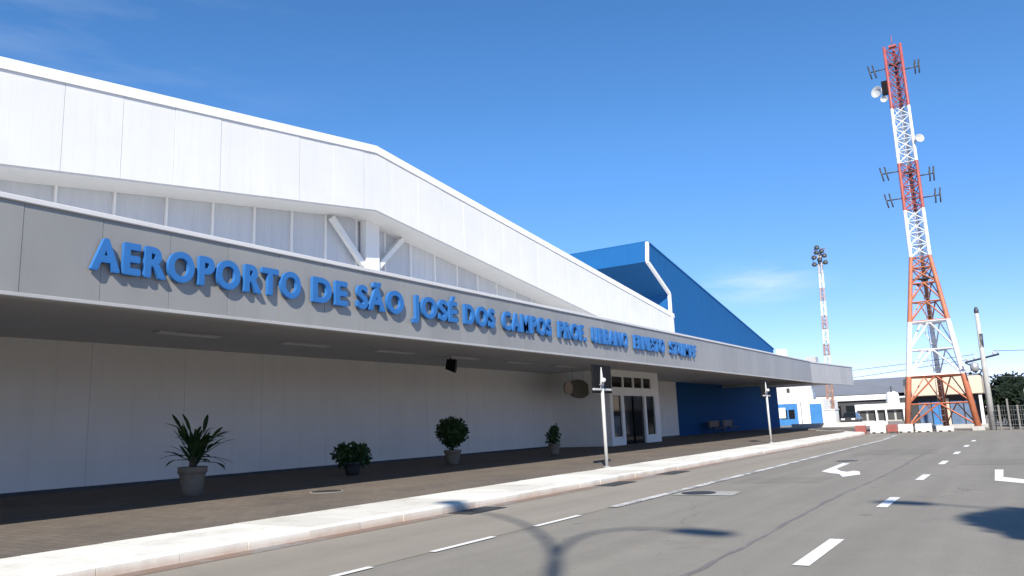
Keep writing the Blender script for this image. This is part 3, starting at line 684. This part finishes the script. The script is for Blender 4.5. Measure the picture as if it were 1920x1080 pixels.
shrub(-.5,59.2,.6,.9,'low dry shrub beside the concrete utility pole'); shrub(.6,59.4,.7,1.1,'low dry shrub behind the tall fence post'); shrub(1.9,59.0,.8,1.0,'low dry shrub at the right edge behind the fence')
def tree(x,y,h,rw,label,seed,n=2600,leaf=.42,lo=.36,hi=.86,group='dark trees behind the fence'):
    o=empty('broadleaf_tree',(x,y,0),label,'tree',group); rr=random.Random(seed)
    tr=MB(); th=h*.34; tr.tube([(0,0,0),(.05,0,th*.6),(0,.05,th)],[.05*h*.8,.035*h*.8,.028*h*.8],8); cl=MB(); cs=[]
    for k in range(9):
        a=rr.uniform(0,6.28); q=rw*rr.uniform(.2,.72); c=Vector((math.cos(a)*q,math.sin(a)*q,h*rr.uniform(lo,hi))); cs.append((c,rw*rr.uniform(.32,.52)))
        tr.tube([(0,0,th*.9),tuple(Vector((0,0,th)).lerp(c,.5)+Vector((0,0,.1))),tuple(c)],[.02*h*.7,.012*h*.7,.006*h],6)
    cs.append((Vector((0,0,h*.84)),rw*.42))
    for c,r in cs:
        for _ in range(n//len(cs)):
            d=Vector((rr.gauss(0,1),rr.gauss(0,1),rr.gauss(0,.8))).normalized(); p=c+d*r*(rr.random()**.4)*rr.uniform(.8,1.15)
            a=Vector((rr.gauss(0,1),rr.gauss(0,1),rr.gauss(0,1))).normalized(); b_=a.orthogonal().normalized(); s=leaf*rr.uniform(.5,1.2)
            cl.add([p,p+a*s*.5+b_*s*.3,p+a*s,p+a*s*.5-b_*s*.3],[(0,1,2,3)])
    tr.build('trunk',M['bark'],o); cl.build('crown',M['treeleaf'],o); return o
tree(-3.2,82,4.35,2.2,'dark low tree showing just above the kiosk roof',3)
tree(-1.1,78,4.1,1.9,'dark tree right behind the utility pole',4)
tree(.2,70,3.0,1.7,'dark bushy tree behind the fence posts',5)
tree(1.9,76,5.0,2.2,'taller dark tree at the right edge of the view',6)
tree(1.0,88,4.4,2.4,'dark tree filling the gap left of the tallest tree',8)
tree(-.9,69,2.9,1.6,'small dark tree between kiosk and fence',9)
tree(.9,66,2.6,1.5,'low dark tree right behind the tall fence post',10)
tree(3.2,68,3.6,1.9,'dark tree cut by the right edge of the view',11)

# far buildings left of the tower
an=empty('blue_gated_annex',(-25,110,0),'white gabled annex with blue gates beyond the end of the canopy','annex building')
MB().prism([(-7,0),(-.6,0),(-.6,4.2),(-1.0,5.6),(-4,6.4),(-7,5.6)],'y',0,12).build('gabled_block',M['hwhite'],an)
MB().box(-5.0,-.62,-.06,-.01,.0,2.9).build('blue_wall',M['bluegate'],an)
MB().box(-.59,2.7,.3,10,0,3.35).build('wing',M['hwhite'],an)
MB().box(.95,2.45,.22,.29,.05,2.75).build('gate',M['bluegate'],an)
for a in (-1.4,-2.4): MB().box(a-.38,a+.38,-.14,-.07,.9,2.1).build('window',M['glass'],an)
MB().box(-3.1,-2.2,-.16,-.07,1.0,2.4).build('poster',M['hwhite'],an)
MB().box(-.1,.2,-.02,.29,0,3.3).build('pier',M['hwhite'],an)
MB().box(-1.8,-1.4,-.05,.01,4.4,5.0).build('vent',M['hdark'],an)
hg=empty('hangar',(-27,150,0),'long grey roofed hangar in the distance left of the radio tower','hangar')
MB().box(-14,12.4,0,40,0,3.6).build('wall',M['hdark'],hg); MB().box(-14.3,8.2,-.4,-.05,3.45,4.35).build('eaves_fascia',M['hwhite'],hg)
MB().prism([(-.4,4.45),(17,7.75),(40,4.5)],'x',-15,12.6).build('roof',M['roofgrey'],hg)
for k in range(8): MB().box(-13+2.7*k,-11.2+2.7*k,-.12,-.01,.2,2.6).build('window',M['glass'],hg)
b2=empty('low_white_building',(-17.2,120,0),'low white building with dark openings between annex and tower','building')
MB().box(-2.6,3.4,.2,12,0,1.6).build('wall',M['concrete'],b2); MB().box(-2.8,3.6,-.4,12.2,1.62,2.45,.03).build('roof_slab',M['hwhite'],b2)
for a,b_ in ((-2.3,-1.5),(-1.2,-.2),(.1,1.0),(1.3,2.1),(2.4,3.1)): MB().box(a,b_,.12,.19,.25,1.45).build('window',M['hdark'],b2)
for a in (-2.7,-.1,1.15,3.4): MB().box(a-.1,a+.1,-.35,-.1,0,1.62).build('column',M['hwhite'],b2)
wt=empty('water_tank',(-15.3,122,2.46),'pale water tank on the roof of the low white building','water tank')
MB().lathe([(.80,0),(.86,.1),(.84,1.2),(.70,1.5),(.25,1.68)],n=24).build('body',M['hwhite'],wt); MB().tube([(-.0,-.5,1.3),(-.0,-.5,2.4)],.1,8).build('vent_pipe',M['darksteel'],wt)
wc=empty('white_cabin',(-18.6,95,0),'small white cabin box right of the blue gate','cabin')
MB().box(-.62,.55,0,2.2,.12,1.8,.04).build('body',M['hwhite'],wc); MB().box(-.7,.63,-.08,2.28,1.8,1.9).build('roof',M['hwhite'],wc)
MB().box(-.25,.25,-.03,-.001,.15,1.55).build('door',M['hwhite'],wc); MB().box(-.6,.53,.05,2.1,0,.12).build('base',M['concrete'],wc)
lw=empty('low_forecourt_wall',(-15,88,0),'low pale wall behind the end of the sidewalk','low wall'); MB().box(-6.3,3.2,0,.3,0,.42).build('wall',M['hwhite'],lw)
# parked car
car=empty('parked_car',(-16.9,98,0),'dark grey parked car before the low white building','car'); 
MB().prism([(-.82,.30),(.82,.30),(.86,.62),(.80,.86),(-.80,.86),(-.86,.62)],'y',-2.0,2.0).build('body',M['asphalt_car'],car)
MB().add([(-.76,-1.3,.86),(.76,-1.3,.86),(.76,1.7,.86),(-.76,1.7,.86),(-.6,-.6,1.4),(.6,-.6,1.4),(.6,1.1,1.4),(-.6,1.1,1.4)],[(0,1,5,4),(1,2,6,5),(2,3,7,6),(3,0,4,7),(4,5,6,7)]).build('cabin',M['glass'],car)
MB().box(-.58,.58,-.58,1.08,1.40,1.44,.015).build('roof',M['asphalt_car'],car)
for sx in (-.78,.78):
    for sy in (-1.25,1.25):
        w=MB().lathe([(.2,-.1),(.31,-.09),(.31,.09),(.2,.1)],n=18).build('wheel',M['rubber'],car,(sx,sy,.31)); w.rotation_euler=(0,rad(90),0)
for sx in (-.55,.55): MB().box(sx-.2,sx+.2,-2.03,-2.0,.6,.76).build('headlight',M['lamp'],car)

# ------------------------------------------------------------------ double-arm street lamps beside the viewer; their shadows cross the road
def lamp_post(jx,jy,label):
    H=11.0; o=empty('street_lamp',(jx-sh[0]*COT*H,jy-sh[1]*COT*H,0),label,'street lamp','double arm street lamps')
    MB().tube([(0,0,0),(0,0,4),(0,0,H+.1)],[.12,.10,.075],14).lathe([(.22,0),(.22,.04),(.15,.3)],n=16).build('pole',M['post'],o)
    d=Vector((-.962,.272,0))
    for s_ in (-1,1):
        pts=[]
        for k in range(15):
            t=math.pi/2*k/14; pts.append(d*s_*2.3*(1-math.cos(t))+Vector((0,0,H+2.75*math.sin(t))))
        MB().tube(pts,[.055-.025*k/14 for k in range(15)],10).build('arm',M['post'],o)
        hd=MB().prism([(-.1,-.06),(.35,-.11),(.75,-.04),(.7,.08),(.2,.12),(-.1,.05)],'y',-.17,.17).build('lamp_head',M['steel'],o,pts[-1]); hd.rotation_euler.z=math.atan2(d.y*s_,d.x*s_)
lamp_post(-4.38,7.42,'grey double arm street lamp standing right behind the viewer')
lamp_post(2.55,10.0,'grey double arm street lamp standing to the right of the viewer')
tree(6.1,1.3,10.0,1.5,'unseen tree added right of the viewer to shade the road',21,n=3600,leaf=.30,lo=.74,hi=.90,group='unseen shadow casters')  # out of view, put here to cast a round shadow on the road

# ------------------------------------------------------------------ sky, sun, camera
sc=bpy.context.scene
w=bpy.data.worlds.new('World'); sc.world=w; w.use_nodes=True; nt=w.node_tree; nt.nodes.clear()
out=nt.nodes.new('ShaderNodeOutputWorld'); bg=nt.nodes.new('ShaderNodeBackground'); nt.links.new(bg.outputs[0],out.inputs[0])
sky=nt.nodes.new('ShaderNodeTexSky'); sky.sky_type='NISHITA'; sky.sun_disc=False; sky.sun_elevation=rad(SUN_EL); sky.sun_rotation=rad(SUN_AZ)
sky.altitude=650; sky.air_density=0.8; sky.dust_density=0.0; sky.ozone_density=3.0
tcn=nt.nodes.new('ShaderNodeTexCoord'); sep=nt.nodes.new('ShaderNodeSeparateXYZ'); nt.links.new(tcn.outputs['Generated'],sep.inputs[0])
# thin cirrus: direction noise, stretched level
mp=nt.nodes.new('ShaderNodeMapping'); mp.inputs['Scale'].default_value=(2.6,2.6,16); mp.inputs['Location'].default_value=(.35,.1,.62); nt.links.new(tcn.outputs['Generated'],mp.inputs[0])
cn=noise(nt,mp.outputs[0],1.6,7,.6)
cl=ramp(nt,cn,[(.48,(0,0,0)),(.80,(.8,.8,.8))])
def around(az,el,inner,outer,gain):
    d=nt.nodes.new('ShaderNodeVectorMath'); d.operation='MULTIPLY_ADD'; nt.links.new(tcn.outputs['Generated'],d.inputs[0]); d.inputs[1].default_value=(1,1,3.2)
    v=(math.sin(rad(az))*math.cos(rad(el)),math.cos(rad(az))*math.cos(rad(el)),math.sin(rad(el))); d.inputs[2].default_value=(-v[0],-v[1],-v[2]*3.2)
    l=nt.nodes.new('ShaderNodeVectorMath'); l.operation='LENGTH'; nt.links.new(d.outputs[0],l.inputs[0])
    m=nt.nodes.new('ShaderNodeMapRange'); m.interpolation_type='SMOOTHSTEP'; m.inputs['From Min'].default_value=outer; m.inputs['From Max'].default_value=inner; m.inputs['To Max'].default_value=gain; nt.links.new(l.outputs['Value'],m.inputs[0]); return m.outputs[0]
ad=nt.nodes.new('ShaderNodeMath'); ad.operation='ADD'; nt.links.new(around(-15,9.3,.0,.11,1.0),ad.inputs[0]); nt.links.new(around(-63,26,.05,.38,.13),ad.inputs[1])
em=nt.nodes.new('ShaderNodeMapRange'); em.inputs['From Min'].default_value=.02; em.inputs['From Max'].default_value=.14; nt.links.new(sep.outputs[2],em.inputs[0])
cm=nt.nodes.new('ShaderNodeMath'); cm.operation='MULTIPLY'; nt.links.new(cl,cm.inputs[0]); nt.links.new(ad.outputs[0],cm.inputs[1])
hs=nt.nodes.new('ShaderNodeHueSaturation'); hs.inputs['Saturation'].default_value=1.2; nt.links.new(sky.outputs[0],hs.inputs['Color'])
hz=nt.nodes.new('ShaderNodeMapRange'); hz.inputs['From Min'].default_value=.0; hz.inputs['From Max'].default_value=.34; nt.links.new(sep.outputs[2],hz.inputs[0])
low_sky=mix(nt,1.0,hs.outputs[0],(.71,.60,.85),'MULTIPLY'); skyb=mix(nt,hz.outputs[0],low_sky,hs.outputs[0])
skc=mix(nt,cm.outputs[0],skyb,(5.0,5.4,5.9))
nt.links.new(skc,bg.inputs['Color']); bg.inputs['Strength'].default_value=.115
sl=bpy.data.lights.new('sun','SUN'); sl.energy=4.4; sl.angle=rad(.7); sl.color=(1,.94,.85); so=bpy.data.objects.new('sun',sl); C.objects.link(so)
sd=Vector((sh[0]*math.cos(rad(SUN_EL)),sh[1]*math.cos(rad(SUN_EL)),-math.sin(rad(SUN_EL)))); so.rotation_euler=sd.to_track_quat('-Z','Y').to_euler(); so.location=(20,-30,30)
F=1450.0; hsl=-.04; VP=Vector((958,220,F)); d0=220-hsl*958
upc=-Vector((-hsl,1,-d0/F)).normalized(); yc=VP.normalized(); xc=yc.cross(upc)     # world axes seen from the camera (x right, y down, z forward)
rot=Matrix(((xc.x,-xc.y,-xc.z),(yc.x,-yc.y,-yc.z),(upc.x,-upc.y,-upc.z)))
cam=bpy.data.cameras.new('camera'); cam.sensor_width=36; cam.lens=F/1920*36; cam.clip_start=.05; cam.clip_end=6000
co=bpy.data.objects.new('camera',cam); C.objects.link(co); co.matrix_world=Matrix.Translation((0,0,1.45))@rot.to_4x4(); sc.camera=co
sc.view_settings.view_transform='Standard'; sc.view_settings.look='None'; sc.view_settings.exposure=.85; sc.view_settings.gamma=1
